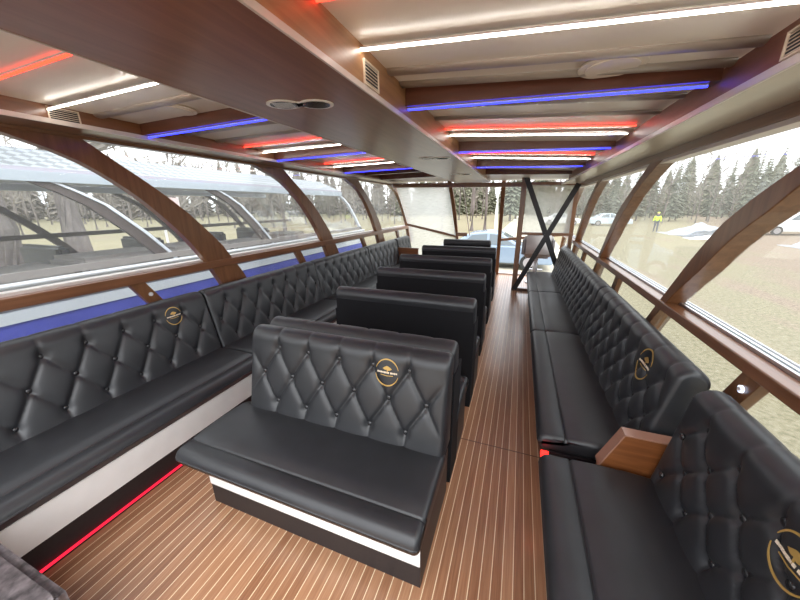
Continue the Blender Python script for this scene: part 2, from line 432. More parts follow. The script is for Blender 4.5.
# ------------------------------------------------------------------ benches
def sweep(profile, us, inset, disp=None):
    """closed profile [(y,z,v)] swept along local x; inset(u) shrinks the ends; disp(u,v) pushes outward"""
    bm = bmesh.new(); n = len(profile)
    area = sum(profile[i][0] * profile[(i + 1) % n][1] - profile[(i + 1) % n][0] * profile[i][1] for i in range(n))
    sg = 1 if area > 0 else -1
    nrm = []
    for i in range(n):
        a = profile[i - 1]; b = profile[(i + 1) % n]
        d = Vector((b[0] - a[0], b[1] - a[1])).normalized(); nrm.append(Vector((d.y, -d.x)) * sg)
    rings = []
    for u in us:
        e = inset(u); ring = []
        for i, p in enumerate(profile):
            h = (disp(u, p[2]) if (disp and p[2] is not None) else 0.) - e
            ring.append(bm.verts.new((u, p[0] + nrm[i].x * h, p[1] + nrm[i].y * h)))
        rings.append(ring)
    for a, b in zip(rings, rings[1:]):
        for i in range(n): bm.faces.new((a[i], b[i], b[(i + 1) % n], a[(i + 1) % n]))
    bm.faces.new(rings[0]); bm.faces.new(rings[-1][::-1])
    return bm

def end_us(L, r, step):
    e = [r * (1 - math.cos(PI / 2 * k / 5)) for k in range(6)]
    n = max(2, int((L - 2 * r) / step)); mid = [r + (L - 2 * r) * k / n for k in range(1, n)]
    return e + mid + [L - x for x in e[::-1]]

def end_inset(L, r):
    def f(u):
        d = min(u, L - u)
        return 0. if d >= r else r - math.sqrt(max(0, r * r - (r - d) ** 2))
    return f

BTN_ME = None
def button_mesh():
    global BTN_ME
    if BTN_ME is None:
        bm = bmesh.new(); bmesh.ops.create_uvsphere(bm, u_segments=12, v_segments=8, radius=.0165)
        for v in bm.verts: v.co.y *= .6
        BTN_ME = bpy.data.meshes.new('button'); bm.to_mesh(BTN_ME); bm.free(); BTN_ME.materials.append(BTN)
        for p in BTN_ME.polygons: p.use_smooth = True
    return BTN_ME

def bench(label, loc, rz, L, ds=.52, base_y=-.40, base_u=(0, 0), seat_u=(0, 0), lean=.12, ztop=.985, rr=.055,
          rows=(.867, .697, .515), pitch=.2245, ufirst=.145, amp=.024, step=.012, buttons=True, board=False,
          emblem=None, seams=(), group=None, white=(.145, .31), seat_roll=.11, cat='bench', zseat=.45, btm=.40, wm=None):
    """local frame: u along x, front is -y, seat/back junction at y=0"""
    t = thing('tufted_bench', label, cat, loc, rz, group)
    # base
    b0, b1 = base_u[0], L + base_u[1]
    back_y = lean + 2 * rr
    obj('plinth', B(b0, b1, base_y, back_y - .02, 0, .345), KICK, t)
    obj('white_panel', B(b0 + .002, b1 - .002, base_y - .006, base_y, white[0], .343), wm or WHITE, t)
    # seat: front roll + flat cushion
    s0, s1 = seat_u[0], L + seat_u[1]
    zb = .345
    cuts = [s0] + list(seams) + [s1]
    for a, b in zip(cuts, cuts[1:]):
        LL = b - a - .003; r = .03
        pf = []
        c = -ds
        pf += [(c + .05, zb), (c + .015, zb + .012), (c, zb + .05)]
        for k in range(0, 7):
            th = PI - PI / 2 * k / 6
            pf.append((c + .055 + .055 * math.cos(th), zseat - .058 + .058 * math.sin(th)))
        pf += [(c + seat_roll - .012, zseat + .001), (c + seat_roll - .003, zseat - .004), (c + seat_roll, zseat - .012)]
        pf += [(c + seat_roll + .003, zseat - .004), (c + seat_roll + .012, zseat + .002), (c + seat_roll + .1, zseat + .008), (-.10, zseat + .008), (.0, zseat), (.05, zseat - .02), (.05, zb)]
        pf = [(y, z, None) for y, z in pf]
        o = obj('seat_cushion', sweep(pf, end_us(LL, r, .2), end_inset(LL, r)), LEATHER, t, smooth=True)
        o.location = (a, 0, 0)
    # back
    v0 = rows[0]; nb = len(rows); bz = (rows[0] - rows[-1]) / (nb - 1)
    sgr = 1 / math.hypot(1 / pitch, 1 / (2 * bz))
    def tuft(u, v):
        U = (u - ufirst) / pitch
        if v > v0:
            k = math.exp(-((v - v0) / .06) ** 2)
            dm = abs(U - round(U)) * pitch; kg = max(0, 1 - max(0, v - v0 - .04) / .09); h = 1 - .34 * k * (1 - abs(math.sin(PI * U))) - .66 * (.25 + .75 * kg) * math.exp(-dm / .011)
        else:
            vb = max(v, rows[-1]); V = (vb - v0) / (2 * bz)
            p, q = U + V, U - V
            dm = min(abs(p - round(p)), abs(q - round(q))) * sgr
            h = .34 * (abs(math.sin(PI * p)) * abs(math.sin(PI * q))) ** .5 + .66 * (1 - math.exp(-dm / .011))
            if v < rows[-1]:
                k = math.exp(-((rows[-1] - v) / .09) ** 2); h = 1 - k * (1 - h)
        ii = round((v0 - v) / bz)
        if 0 <= ii < nb:
            off = .5 * (ii % 2); du = (U - off - round(U - off)) * pitch; dv = v - (v0 - ii * bz)
            h -= .75 * math.exp(-(du * du + dv * dv) / .026 ** 2)
        return h * amp
    def fade(u):
        d = min(u, L - u); return min(1, max(0, (d - .01) / .07))
    def disp(u, v):
        f = fade(u); h = tuft(u, v)
        if v > zc + .12: f *= max(0, 1 - (v - zc - .12) / .05)
        return h * f + amp * .92 * (1 - f)
    zc = ztop - rr - amp
    def front(z): return lean * (z - btm) / (zc - btm)
    pf = []; n = int((zc - btm) / step)
    for k in range(n + 1):
        z = btm + (zc - btm) * k / n; pf.append((front(z), z, z))
    for k in range(1, 11):
        th = PI - PI * k / 10; pf.append((lean + rr + rr * math.cos(th), zc + rr * math.sin(th), zc + rr * (PI - th)))
    pf += [(lean + 2 * rr, zc - .06, None), (lean + 2 * rr, btm, None)]
    # flatten the tuft displacement to zero by the back
    bk = obj('backrest', sweep(pf, end_us(L, .03, step), end_inset(L, .03), disp), LEATHER, t, smooth=True)
    if board:
        obj('back_board', B(.012, L - .012, back_y - .01, back_y + .012, 0.0, ztop - .105), BOARD, t)
        obj('side_panel', B(L - .012, L + .004, -.02, back_y + .01, 0, .80), BOARD, t)
        obj('side_panel', B(-.004, .012, -.02, back_y + .01, 0, .80), BOARD, t)
    else:
        obj('back_board', B(.015, L - .015, back_y - .01, back_y + .012, .33, ztop - .13), BOARD, t)
    def surf(u, z): return front(z) - disp(u, z)
    if buttons:
        for i, z in enumerate(rows):
            u = ufirst + (.5 * (i % 2) if i % 2 == 0 else .5) * pitch - pitch * 2
            while u < L - .045:
                if u > .045:
                    o = bpy.data.objects.new('button', button_mesh()); COL.objects.link(o); o.parent = bk
                    o.location = (u, surf(u, z) - .0065, z)
                u += pitch
    if emblem:
        eu, ez, er = emblem
        def stroke(bm, pts, w):
            # flat ribbon lying on the leather
            V = []
            for i, (a, b) in enumerate(pts):
                p = Vector((a, b)); q = Vector(pts[min(i + 1, len(pts) - 1)]) - Vector(pts[max(0, i - 1)])
                q.normalize(); nn = Vector((-q.y, q.x)) * (w[i] if isinstance(w, list) else w) / 2
                V.append([bm.verts.new((eu + c.x * er, base + surf(eu + c.x * er * .4, ez + c.y * er * .4) * 0 , ez + c.y * er)) for c in (p + nn, p - nn)])
            for a, b in zip(V, V[1:]): bm.faces.new((a[0], a[1], b[1], b[0]))
        base = 0.
        bm = bmesh.new()
        for a0, a1 in ((15, 165), (190, 345)):
            n = 28; pts = []; w = []
            for k in range(n + 1):
                a = math.radians(a0 + (a1 - a0) * k / n); pts.append((math.cos(a) * .92, math.sin(a) * 1.0)); w.append(.03 + .07 * math.sin(PI * k / n))
            stroke(bm, pts, w)
        # little tree on two flourishes
        for (cx, cy, rx, ry) in ((-.12, .30, .22, .10), (.14, .30, .24, .13), (0, .38, .22, .12)):
            pts = [(cx - rx + 2 * rx * k / 8, cy) for k in range(9)]; stroke(bm, pts, [max(.02, 2 * ry * math.sin(PI * k / 8)) for k in range(9)])
        stroke(bm, [(.02, .28), (.04, .1), (.0, -.04)], .07)
        stroke(bm, [(-.5, -.20), (0, -.24), (.5, -.20)], .05)
        e1 = obj('emblem', bm, GOLD, bk)
        bm = bmesh.new()
        x = -.78
        for k, ww in enumerate((.13, .10, .12, .11, .13, .10, .12, 0, .13, .11, .12, .10)):
            if ww: stroke(bm, [(x, .0), (x + ww, .0)], .11 if k % 2 else .13)
            x += ww + .025 if ww else .08
        e2 = obj('lettering', bm, IVORY, e1)
        for e in (e1, e2):
            for v in e.data.vertices: v.co.y = min(surf(v.co.x, v.co.z), front(v.co.z) - amp * .8) - .002
            md = e.modifiers.new('thick', 'SOLIDIFY'); md.thickness = .002; md.offset = 0
    return t

CG = 'black benches across the middle'
LG = 'long tufted bench along the left windows'
RG = 'long tufted bench along the right windows'
# centre bench facing the camera
bench('front black tufted bench facing the camera, with gold emblem and white base strip', (-1.615, 1.35, 0), 0, 1.345, ds=.485, base_y=-.367,
      base_u=(.005, -.01), seat_u=(-.085, .015), lean=.105, ztop=.985, ufirst=.22, pitch=.2245, step=.0085, emblem=(.995, .855, .075), white=(.145, .31))
bench('black bench directly behind the front tufted bench, facing away, back to back with it', (-.275, 1.82, 0), PI, 1.35, ds=.44, base_y=-.36,
      seat_u=(-.01, .05), lean=.085, ztop=.985, step=.02, board=True)
ORD = ('second row', 'third row', 'fourth row', 'fifth row', 'last and narrowest')
for k, (y, xr, xl) in enumerate(((2.48, -.28, -1.58), (3.53, -.31, -1.63), (4.65, -.335, -1.74), (5.9, -.365, -1.745), (7.2, -.57, -1.61))):
    lab = ('plain black back of the bench nearest behind the front tufted pair', 'plain black bench back, second behind the front tufted pair',
           'plain black bench back, third behind the front tufted pair', 'plain black bench back, fourth behind the front tufted pair', 'farthest and narrowest black bench back, before the windscreen')[k]
    bench(lab, (xr + .005, y + .195, 0), PI, xr - xl + .03, ds=.44, base_y=-.36, lean=.085, ztop=1.008, step=.03, board=True, buttons=False, amp=.02)
# left long bench, four modules and one past the wooden end panel
def left(label, y0, y1, step, emb=None, btn=True):
    L = y1 - y0
    uf = (.843 - y0) % .2225
    bench(label, (-2.60, y0, 0), PI / 2, L, ds=.55, base_y=-.515, lean=.115, ztop=1.0, rr=.06, ufirst=uf, pitch=.2225, step=step, emblem=emb, seat_roll=.12, buttons=btn, white=(.155, .30))
left('nearest tufted module of the left window bench, with round gold emblem near its end', -.42, 1.965, .011, (1.645 + .42, .868, .072))
left('tufted left window bench module beside the front centre benches, second from camera', 1.975, 3.69, .016)
left('third tufted module of the left window bench from the camera', 3.70, 5.41, .022)
left('fourth tufted module of the left window bench, ending at the wooden panel', 5.42, 6.94, .022)
left('small tufted bench end beyond the wooden panel on the left', 7.02, 7.9, .03, btn=False)
# right long bench
def right(label, y0, y1, step, emb=None, seams=(), jx=.695, lean=.105):
    L = y1 - y0
    uf = (y1 - 1.431) % .203
    bench(label, (jx, y1, 0), -PI / 2, L, ds=jx - .22, base_y=-jx + .30, lean=lean, wm=KICK, ztop=.985, rr=.055, rows=(.86, .745, .63, .515), ufirst=uf, pitch=.203, step=step, emblem=emb, seat_roll=.15, amp=.022, seams=seams)
right('nearest black tufted bench at the right, seat running out of the photo bottom', -.35, 1.585, .011, (1.585 - .925, .825, .078), jx=.735, lean=.07)
right('black tufted bench on the right behind the wooden armrest, with gold emblem', 1.715, 3.455, .013, (3.455 - 2.045, .845, .092))
right('farthest tufted bench on the right, ending at the black cross brace', 3.465, 6.82, .022, None, (1.66,))
# wooden armrest panel between the right benches
t = thing('wooden_divider', 'brown wooden armrest block between the two nearest right benches', 'armrest', (.62, 1.612, 0))
bm = bmesh.new(); prism(bm, [(-.10, .42), (-.10, .0), (.24, .0), (.24, .63), (-.018, .63)], 1, 0, .06); obj('panel', bm, ORANGE, t)
bm = bmesh.new(); prism(bm, [(-.109, .42), (-.10, .42), (-.018, .63), (.24, .63), (.24, .637), (-.022, .637)], 1, -.002, .065); obj('edge_strip', bm, simple('lit_edge_tone', (.36, .19, .13), .3, coat=.3), t)  # light on the block's top and side edges put into a paler strip
t = thing('floor_lamp_strip', 'short red LED glow at the floor between the right benches', 'light', (.262, 1.65, .345))
obj('diffuser', B(-.02, .02, -.02, .03, 0, .03), emit('led_red_dim', (1., .02, .015), 2.), t)
# left wooden end panel
t = thing('wooden_end_panel', 'orange-brown wooden panel ending the left window bench, beside the far corner', 'panel', (-2.45, 6.96, 0))
bm = bmesh.new(); prism(bm, [(-.22, 0), (.32, 0), (.27, .78), (-.22, .78)], 1, 0, .04); obj('panel', bm, ORANGE, t)
obj('edge_strip', B(-.22, .28, -.005, .045, .78, .80), BROWN_Y, t)
# red strip along the left floor
t = thing('floor_light_strip', 'red LED line along the floor at the foot of the left bench', 'light', (-2.075, 0, 0))
obj('channel', B(-.006, .012, -.5, 7.9, 0, .006), KICK, t); obj('diffuser', B(-.006, .006, -.5, 7.9, .006, .016), LEDR2, t)
# velvet pouf in the near left corner
def cushion(name, label, cat, sx, sy, z0, z1, m, loc):
    bm = B(-sx / 2, sx / 2, -sy / 2, sy / 2, z0, z1)
    bmesh.ops.bevel(bm, geom=bm.edges[:], offset=.03, segments=4, affect='EDGES')
    t = thing(name, label, cat, loc); obj('cover', bm, m, t, smooth=True); return t
t = cushion('velvet_pouf', 'grey crushed-velvet pouf at the bottom left corner beside the left bench', 'pouf', .68, .52, .05, .475, VELVET, (-1.70, .025, 0))
obj('base', B(-.29, .29, -.22, .22, 0, .05), KICK, t)

# ------------------------------------------------------------------ far end
# beam over the windscreen
bm = bmesh.new(); prism(bm, [(-2.9, 2.165), (1.0, 2.09), (1.0, 2.18), (-2.9, 2.255)], 1, 7.25, 7.37); trim(bm, BROWN_Y)
def curve_post(pts, w, m=BROWN_Z, t=.06):
    bm = bmesh.new()
    for a, b in zip(pts, pts[1:]): bar(bm, a, b, w, t, (0, 1, .0))
    trim(bm, m)
def arc(a, b, bulge, n=8):
    a, b = Vector(a), Vector(b)
    return [a.lerp(b, k / n) + Vector(bulge) * math.sin(PI * k / n) for k in range(n + 1)]
curve_post(arc((-1.58, 7.32, 2.34), (-1.50, 8.6, .0), (0, .18, .10)), .085)
curve_post([(-.42, 7.6, 2.36), (-.455, 8.45, .0)], .085)
trim(B(-.045, .055, 6.86, 6.96, 0, 2.34), BROWN_Z, .004)                      # partition post
trim(B(.055, .98, 6.88, 6.95, 1.17, 1.22), BROWN_Y)                            # partition rail
trim(B(.055, .98, 6.86, 6.96, 0, .06), BROWN_Y)
curve_post([(.95, 6.93, .6), (.93, 6.93, 2.1)], .07)
bm = bmesh.new(); bar(bm, (-2.78, 7.85, 1.29), (-1.52, 8.2, .985), .07, .06); trim(bm, BROWN_Y)
bm = bmesh.new(); bar(bm, (-.43, 8.15, .93), (.98, 8.30, 1.08), .06, .06); trim(bm, BROWN_Y)
bm = bmesh.new(); box(bm, -2.0, .9, 8.50, 8.6, 0, .03); trim(bm, EDGE)
bm = bmesh.new(); bar(bm, (-1.50, 8.0, 1.05), (-1.22, 8.02, 1.05), .05, .09); trim(bm, BROWN_Y)
curve_post([(-1.30, 7.5, 2.2), (-1.20, 8.35, 1.0)], .02, EDGE, .02)
def quad_pane(p, t=.004, m=None):
    bm = bmesh.new(); n = (Vector(p[1]) - Vector(p[0])).cross(Vector(p[2]) - Vector(p[0])).normalized() * t
    A = [bm.verts.new(Vector(q)) for q in p]; C = [bm.verts.new(Vector(q) + n) for q in p]; k = len(p)
    bm.faces.new(A); bm.faces.new(C[::-1])
    for i in range(k): bm.faces.new((A[i], A[(i + 1) % k], C[(i + 1) % k], C[i]))
    window(bm, m)
HAZY = glass('hazy_windscreen', .42)
quad_pane([(-2.88, 7.38, 2.2), (-1.60, 7.40, 2.18), (-1.53, 8.15, 1.0), (-2.75, 7.95, 1.2)], m=HAZY)
quad_pane([(-2.75, 7.95, 1.2), (-1.53, 8.15, 1.0), (-1.50, 8.62, 0), (-2.75, 8.5, 0)], m=HAZY)
quad_pane([(-.40, 7.62, 2.2), (.0, 7.62, 2.2), (.0, 8.25, 1.0), (-.44, 8.2, 1.0)], m=GLASSC)
quad_pane([(.06, 6.91, 1.22), (.93, 6.91, 1.22), (.93, 6.91, 2.1), (.06, 6.91, 2.13)], m=HAZY)
# black cross brace
t = thing('cross_brace', 'black steel X brace in front of the helm at the far right', 'brace', (.45, 6.84, 0))
bm = bmesh.new(); bar(bm, (-.435, 0, 2.30), (.36, 0, .46), .095, .012, (0, 1, 0)); obj('strut', bm, BLACKM, t)
bm = bmesh.new(); bar(bm, (.49, -.014, 2.12), (-.44, -.014, .04), .095, .012, (0, 1, 0)); obj('strut', bm, BLACKM, t)
# helm chair
t = thing('helm_chair', 'grey swivel helm chair behind the black cross brace', 'chair', (.42, 7.75, 0))
def rbox(x0, x1, y0, y1, z0, z1, r):
    bm = B(x0, x1, y0, y1, z0, z1); bmesh.ops.bevel(bm, geom=bm.edges[:], offset=r, segments=3, affect='EDGES'); return bm
obj('seat', rbox(-.27, .27, -.22, .24, .60, .73, .04), GREYV, t, smooth=True)
bk = obj('backrest', rbox(-.29, .29, -.30, -.20, .66, 1.14, .045), GREYV, t, smooth=True)
obj('side_bolster', rbox(-.33, -.25, -.31, -.12, .66, 1.05, .035), GREYD, bk, smooth=True)
obj('side_bolster', rbox(.25, .33, -.31, -.12, .66, 1.05, .035), GREYD, bk, smooth=True)
bm = bmesh.new(); tube(bm, [(0, 0, .02), (0, 0, .60)], .05, 16); obj('pedestal', bm, SILVER, t, smooth=True)
bm = bmesh.new(); disc(bm, (0, 0, 0), .19, .025); obj('base', bm, SILVER, t)
obj('footrest', B(-.18, .18, .2, .3, .25, .28), SILVER, t)
# helm console past the chair is out of sight

# ------------------------------------------------------------------ outdoors
def ground():
    m, nt, out = new_mat('field_ground')
    b = nd(nt, 'ShaderNodeBsdfPrincipled', Roughness=.95); b.inputs['Specular IOR Level'].default_value = .1
    tc = nd(nt, 'ShaderNodeTexCoord'); sx = nd(nt, 'ShaderNodeSeparateXYZ'); lk(nt, tc, 'Object', sx, 0)
    n1 = nd(nt, 'ShaderNodeTexNoise', Scale=.25, Detail=6.); lk(nt, tc, 'Object', n1, 'Vector')
    mp = nd(nt, 'ShaderNodeMapping'); mp.inputs['Rotation'].default_value = (0, 0, .5); mp.inputs['Scale'].default_value = (1.0, .16, 1)
    lk(nt, tc, 'Object', mp, 0)
    n2 = nd(nt, 'ShaderNodeTexNoise', Scale=1.1, Detail=7.); lk(nt, mp, 0, n2, 'Vector')
    n3 = nd(nt, 'ShaderNodeTexNoise', Scale=14., Detail=5.); lk(nt, tc, 'Object', n3, 'Vector')
    grass = ramp(nt, n3.outputs['Fac'], [(.3, (.15, .135, .075)), (.5, (.245, .215, .135)), (.75, (.34, .295, .21))])
    dirt = ramp(nt, n3.outputs['Fac'], [(.3, (.17, .12, .085)), (.7, (.34, .265, .20))])
    f = math_n(nt, 'ADD', math_n(nt, 'MULTIPLY', n1.outputs['Fac'], .45), math_n(nt, 'MULTIPLY', n2.outputs['Fac'], .75))
    # worn vehicle track running across the field to the right of the boat
    d = math_n(nt, 'ABSOLUTE', math_n(nt, 'SUBTRACT', math_n(nt, 'ADD', sx.outputs['X'], math_n(nt, 'MULTIPLY', sx.outputs['Y'], -.35)), 6.2))
    track = math_n(nt, 'MULTIPLY', math_n(nt, 'SUBTRACT', 1., math_n(nt, 'MINIMUM', math_n(nt, 'DIVIDE', d, 4.5), 1.)), .42)
    fac = ramp(nt, math_n(nt, 'ADD', f, track), [(.66, (0, 0, 0)), (.82, (1, 1, 1))])
    mx = nd(nt, 'ShaderNodeMix', data_type='RGBA'); nt.links.new(fac, mx.inputs[0]); nt.links.new(grass, mx.inputs[6]); nt.links.new(dirt, mx.inputs[7])
    # pale path ahead of the bow
    d2 = math_n(nt, 'ABSOLUTE', math_n(nt, 'SUBTRACT', sx.outputs['X'], math_n(nt, 'MULTIPLY', math_n(nt, 'SUBTRACT', sx.outputs['Y'], 10.), .02)))
    onp = math_n(nt, 'MULTIPLY', math_n(nt, 'LESS_THAN', d2, 2.2), math_n(nt, 'GREATER_THAN', sx.outputs['Y'], 9.5))
    mx3 = nd(nt, 'ShaderNodeMix', data_type='RGBA'); nt.links.new(onp, mx3.inputs[0]); nt.links.new(mx.outputs[2], mx3.inputs[6]); mx3.inputs[7].default_value = (.50, .46, .36, 1)
    nt.links.new(mx3.outputs[2], b.inputs['Base Color']); lk(nt, b, 0, out, 0); return m
bm = bmesh.new(); bmesh.ops.create_grid(bm, x_segments=2, y_segments=2, size=160); o = obj('ground', bm, ground()); o.location = (0, 0, GZ)
struct(o)

# trees
BARK = simple('grey_bark', (.15, .125, .115), .9, noise_amt=.4, nscale=6., stretch=(1, 1, .2))
TWIG = simple('twig_grey_brown', (.26, .23, .20), .9)
BIRCH = simple('birch_bark', (.75, .73, .70), .8, noise_amt=.2, nscale=5.)
NEEDLE = simple('hazed_conifer_needles', (.15, .16, .115), .9, noise_amt=.5, nscale=2.)  # needles greyed and lightened: haze over the tree line put into the colour
NEEDLE2 = simple('paler_hazed_needles', (.20, .205, .16), .9, noise_amt=.5, nscale=2.)  # paler needle mix, haze put into its colour as well
def branch(bm, p, d, l, r, depth, rnd, seg):
    pts = [p]; q = p.copy(); dd = d.copy()
    for k in range(3):
        dd = (dd + Vector((rnd.uniform(-.18, .18), rnd.uniform(-.18, .18), rnd.uniform(-.02, .16)))).normalized()
        q = q + dd * l / 3; pts.append(q.copy())
    tube(bm, pts, r, seg, r * .45)
    if depth <= 0: return
    for k in range(rnd.randint(3, 5)):
        i = rnd.randint(1, 3); a = rnd.uniform(0, 2 * PI); sp = rnd.uniform(.5, 1.0)
        nd_ = (dd + Vector((math.cos(a), math.sin(a), rnd.uniform(-.1, .5))) * sp).normalized()
        branch(bm, pts[i], nd_, l * rnd.uniform(.45, .7), r * .45, depth - 1, rnd, max(3, seg - 2))
def bare_mesh(h, r, seed, depth=3, mat=None):
    rnd = random.Random(seed); bm1 = bmesh.new(); bm2 = bmesh.new()
    pts = [Vector((rnd.uniform(-.05, .05) * k, rnd.uniform(-.05, .05) * k, h * k / 6)) for k in range(7)]
    tube(bm1, pts, r, 10, r * .25)
    for k in range(2, 7):
        for _ in range(4):
            a = rnd.uniform(0, 2 * PI)
            branch(bm2, pts[k].copy(), Vector((math.cos(a), math.sin(a), rnd.uniform(.2, .9))).normalized(), h * rnd.uniform(.10, .19), r * .40, depth - 1, rnd, 4)
    A = bpy.data.meshes.new('trunk'); bm1.to_mesh(A); bm1.free(); A.materials.append(mat or BARK)
    C = bpy.data.meshes.new('branches'); bm2.to_mesh(C); bm2.free(); C.materials.append(mat or TWIG)
    return A, C
def conifer_mesh(h, w, seed, mat, n=11, dz=.038):
    rnd = random.Random(seed); bm1 = bmesh.new(); bm2 = bmesh.new()
    tube(bm1, [(0, 0, 0), (0, 0, h * .95)], h * .014, 8, .03)
    z = h * .12
    while z < h:
        rr = w * (1 - z / h) ** .8 * rnd.uniform(.8, 1.15) + .12
        for k in range(n):
            a = 2 * PI * (k + rnd.random()) / n; l = rr * rnd.uniform(.65, 1.15)
            tip = Vector((math.cos(a) * l, math.sin(a) * l, z - l * rnd.uniform(.15, .5)))
            s = Vector((-math.sin(a), math.cos(a), 0)) * l * .26; top = Vector((0, 0, z + h * .03))
            mid = (top + tip) * .5
            vs = [bm2.verts.new(v) for v in (top, mid + s, tip, mid - s, mid - Vector((0, 0, l * .22)))]
            bm2.faces.new((vs[0], vs[1], vs[4])); bm2.faces.new((vs[1], vs[2], vs[4])); bm2.faces.new((vs[2], vs[3], vs[4])); bm2.faces.new((vs[3], vs[0], vs[4])); bm2.faces.new((vs[0], vs[1], vs[2], vs[3]))
        z += h * dz
    A = bpy.data.meshes.new('trunk'); bm1.to_mesh(A); bm1.free(); A.materials.append(BARK)
    C = bpy.data.meshes.new('foliage'); bm2.to_mesh(C); bm2.free(); C.materials.append(mat)
    return A, C
def plant(name, meshes, parts, label, loc, s=1., rz=0., group=None):
    t = thing(name, label, 'tree', loc, rz, group); t.scale = (s, s, s)
    for me, p in zip(meshes, parts): link(p, me, None, t)
    return t
THICK = [conifer_mesh(12, 3.0, 51, simple('grey_brown_thicket', (.20, .17, .145), .9, noise_amt=.4, nscale=1.5), 20, .024), conifer_mesh(11, 3.0, 52, simple('grey_green_thicket', (.19, .19, .125), .9, noise_amt=.4, nscale=1.5), 20, .024)]
CON = [conifer_mesh(15, 2.6, 3, NEEDLE), conifer_mesh(17, 2.2, 5, NEEDLE2), conifer_mesh(13, 2.9, 8, NEEDLE)]
BARE = [bare_mesh(13, .22, 11), bare_mesh(14, .18, 12), bare_mesh(11, .16, 13)]
rnd = random.Random(21)
SPOTS = []
def spot(r_, a0, a1, d0, d1, k, n, dr):
    """a free place for a tree of crown radius dr, so that crowns stay clear of each other"""
    for q in range(80):
        a = math.radians(a0 + (a1 - a0) * ((k + r_.random()) / n if q < 25 else r_.random())); d = r_.uniform(d0, d1)
        x, y = math.sin(a) * d, math.cos(a) * d
        if all((x - u) ** 2 + (y - v) ** 2 > (dr + w_) ** 2 for u, v, w_ in SPOTS):
            SPOTS.append((x, y, dr)); return (x, y, GZ)
    return None
def forest(n, a0, a1, d0, d1, zone, pc, sc):
    for k in range(n):
        con = rnd.random() < pc
        loc = spot(rnd, a0, a1, d0, d1, k, n, (3.1 if con else 3.0) * sc)
        if loc is None: continue
        if con:
            plant('conifer_tree', CON[k % 3], ('trunk', 'foliage'), 'haze-tinted green conifer in the far tree line %s' % zone, loc, sc * rnd.uniform(.75, 1.1), rnd.uniform(0, 6), 'far conifers ' + zone)
        else:
            plant('bare_tree', BARE[k % 3], ('trunk', 'branches'), 'leafless tree in the far tree line %s' % zone, loc, sc * rnd.uniform(.8, 1.15), rnd.uniform(0, 6), 'far leafless trees ' + zone)
forest(150, 8, 82, 56, 84, 'beyond the right windows', .6, .62)
forest(56, -20, 8, 52, 80, 'ahead of the windscreen', .15, .85)
forest(90, -85, -21, 42, 85, 'behind the neighbouring boat', .0, .75)
rnd2 = random.Random(77)
def thicket(n, a0, a1, d0, d1, k, zone, sc):
    for i in range(n):
        loc = spot(rnd2, a0, a1, d0, d1, i, n, 3.2 * sc)
        if loc is None: continue
        plant('bushy_tree', THICK[k], ('trunk', 'foliage'), '%s bushy tree in the far thicket %s' % (('grey-brown', 'grey-green')[k], zone), loc, sc * rnd2.uniform(.7, 1.1), rnd2.uniform(0, 6), 'far bushy trees ' + zone)
thicket(44, -88, -20, 88, 100, 0, 'behind the neighbouring boat', .95)
thicket(60, 8, 84, 88, 104, 1, 'beyond the right windows', .95)
thicket(24, -21, 9, 82, 92, 1, 'ahead of the windscreen', 1.1)
thicket(46, 8, 84, 106, 128, 1, 'beyond the right windows', 1.25)
thicket(26, -21, 9, 95, 120, 1, 'ahead of the windscreen', 1.25)
thicket(46, -88, -20, 101, 122, 0, 'behind the neighbouring boat', 1.25)
BIG = bare_mesh(12, .36, 31, 4); BIG2 = bare_mesh(11, .30, 32, 4)
plant('bare_tree', BIG, ('trunk', 'branches'), 'thick grey tree trunk seen through the neighbouring boat, left of two', (-12.2, 3.9, GZ))
plant('bare_tree', BIG2, ('trunk', 'branches'), 'thick grey tree trunk seen through the neighbouring boat, right of two', (-11.6, 5.1, GZ), 1, 2)
plant('bare_tree', bare_mesh(6, .10, 34, 4), ('trunk', 'branches'), 'thin bushy bare tree by the neighbouring boat near the left photo edge', (-10.5, 2.2, GZ))
plant('bare_tree', bare_mesh(7, .12, 35, 4), ('trunk', 'branches'), 'branchy bare tree seen through the middle of the neighbouring boat', (-13.5, 9.2, GZ))
plant('bare_tree', bare_mesh(8, .13, 36, 4), ('trunk', 'branches'), 'branchy bare tree beyond the far end of the neighbouring boat', (-12.5, 14.5, GZ))
BM = bare_mesh(12, .15, 41, 3, BIRCH)
plant('birch_tree', BM, ('trunk', 'branches'), 'pale birch trunk on the lawn ahead, above the car roof', (-2.1, 31, GZ))
for k, (x, y) in enumerate(((-4.6, 33), (-3.4, 34), (-7.0, 30))):
    plant('bare_tree', BARE[k], ('trunk', 'branches'), ('dark tree on the lawn ahead, left of the birch', 'dark tree on the lawn ahead, close beside the birch', 'dark tree on the lawn ahead, farthest left')[k], (x, y, GZ))

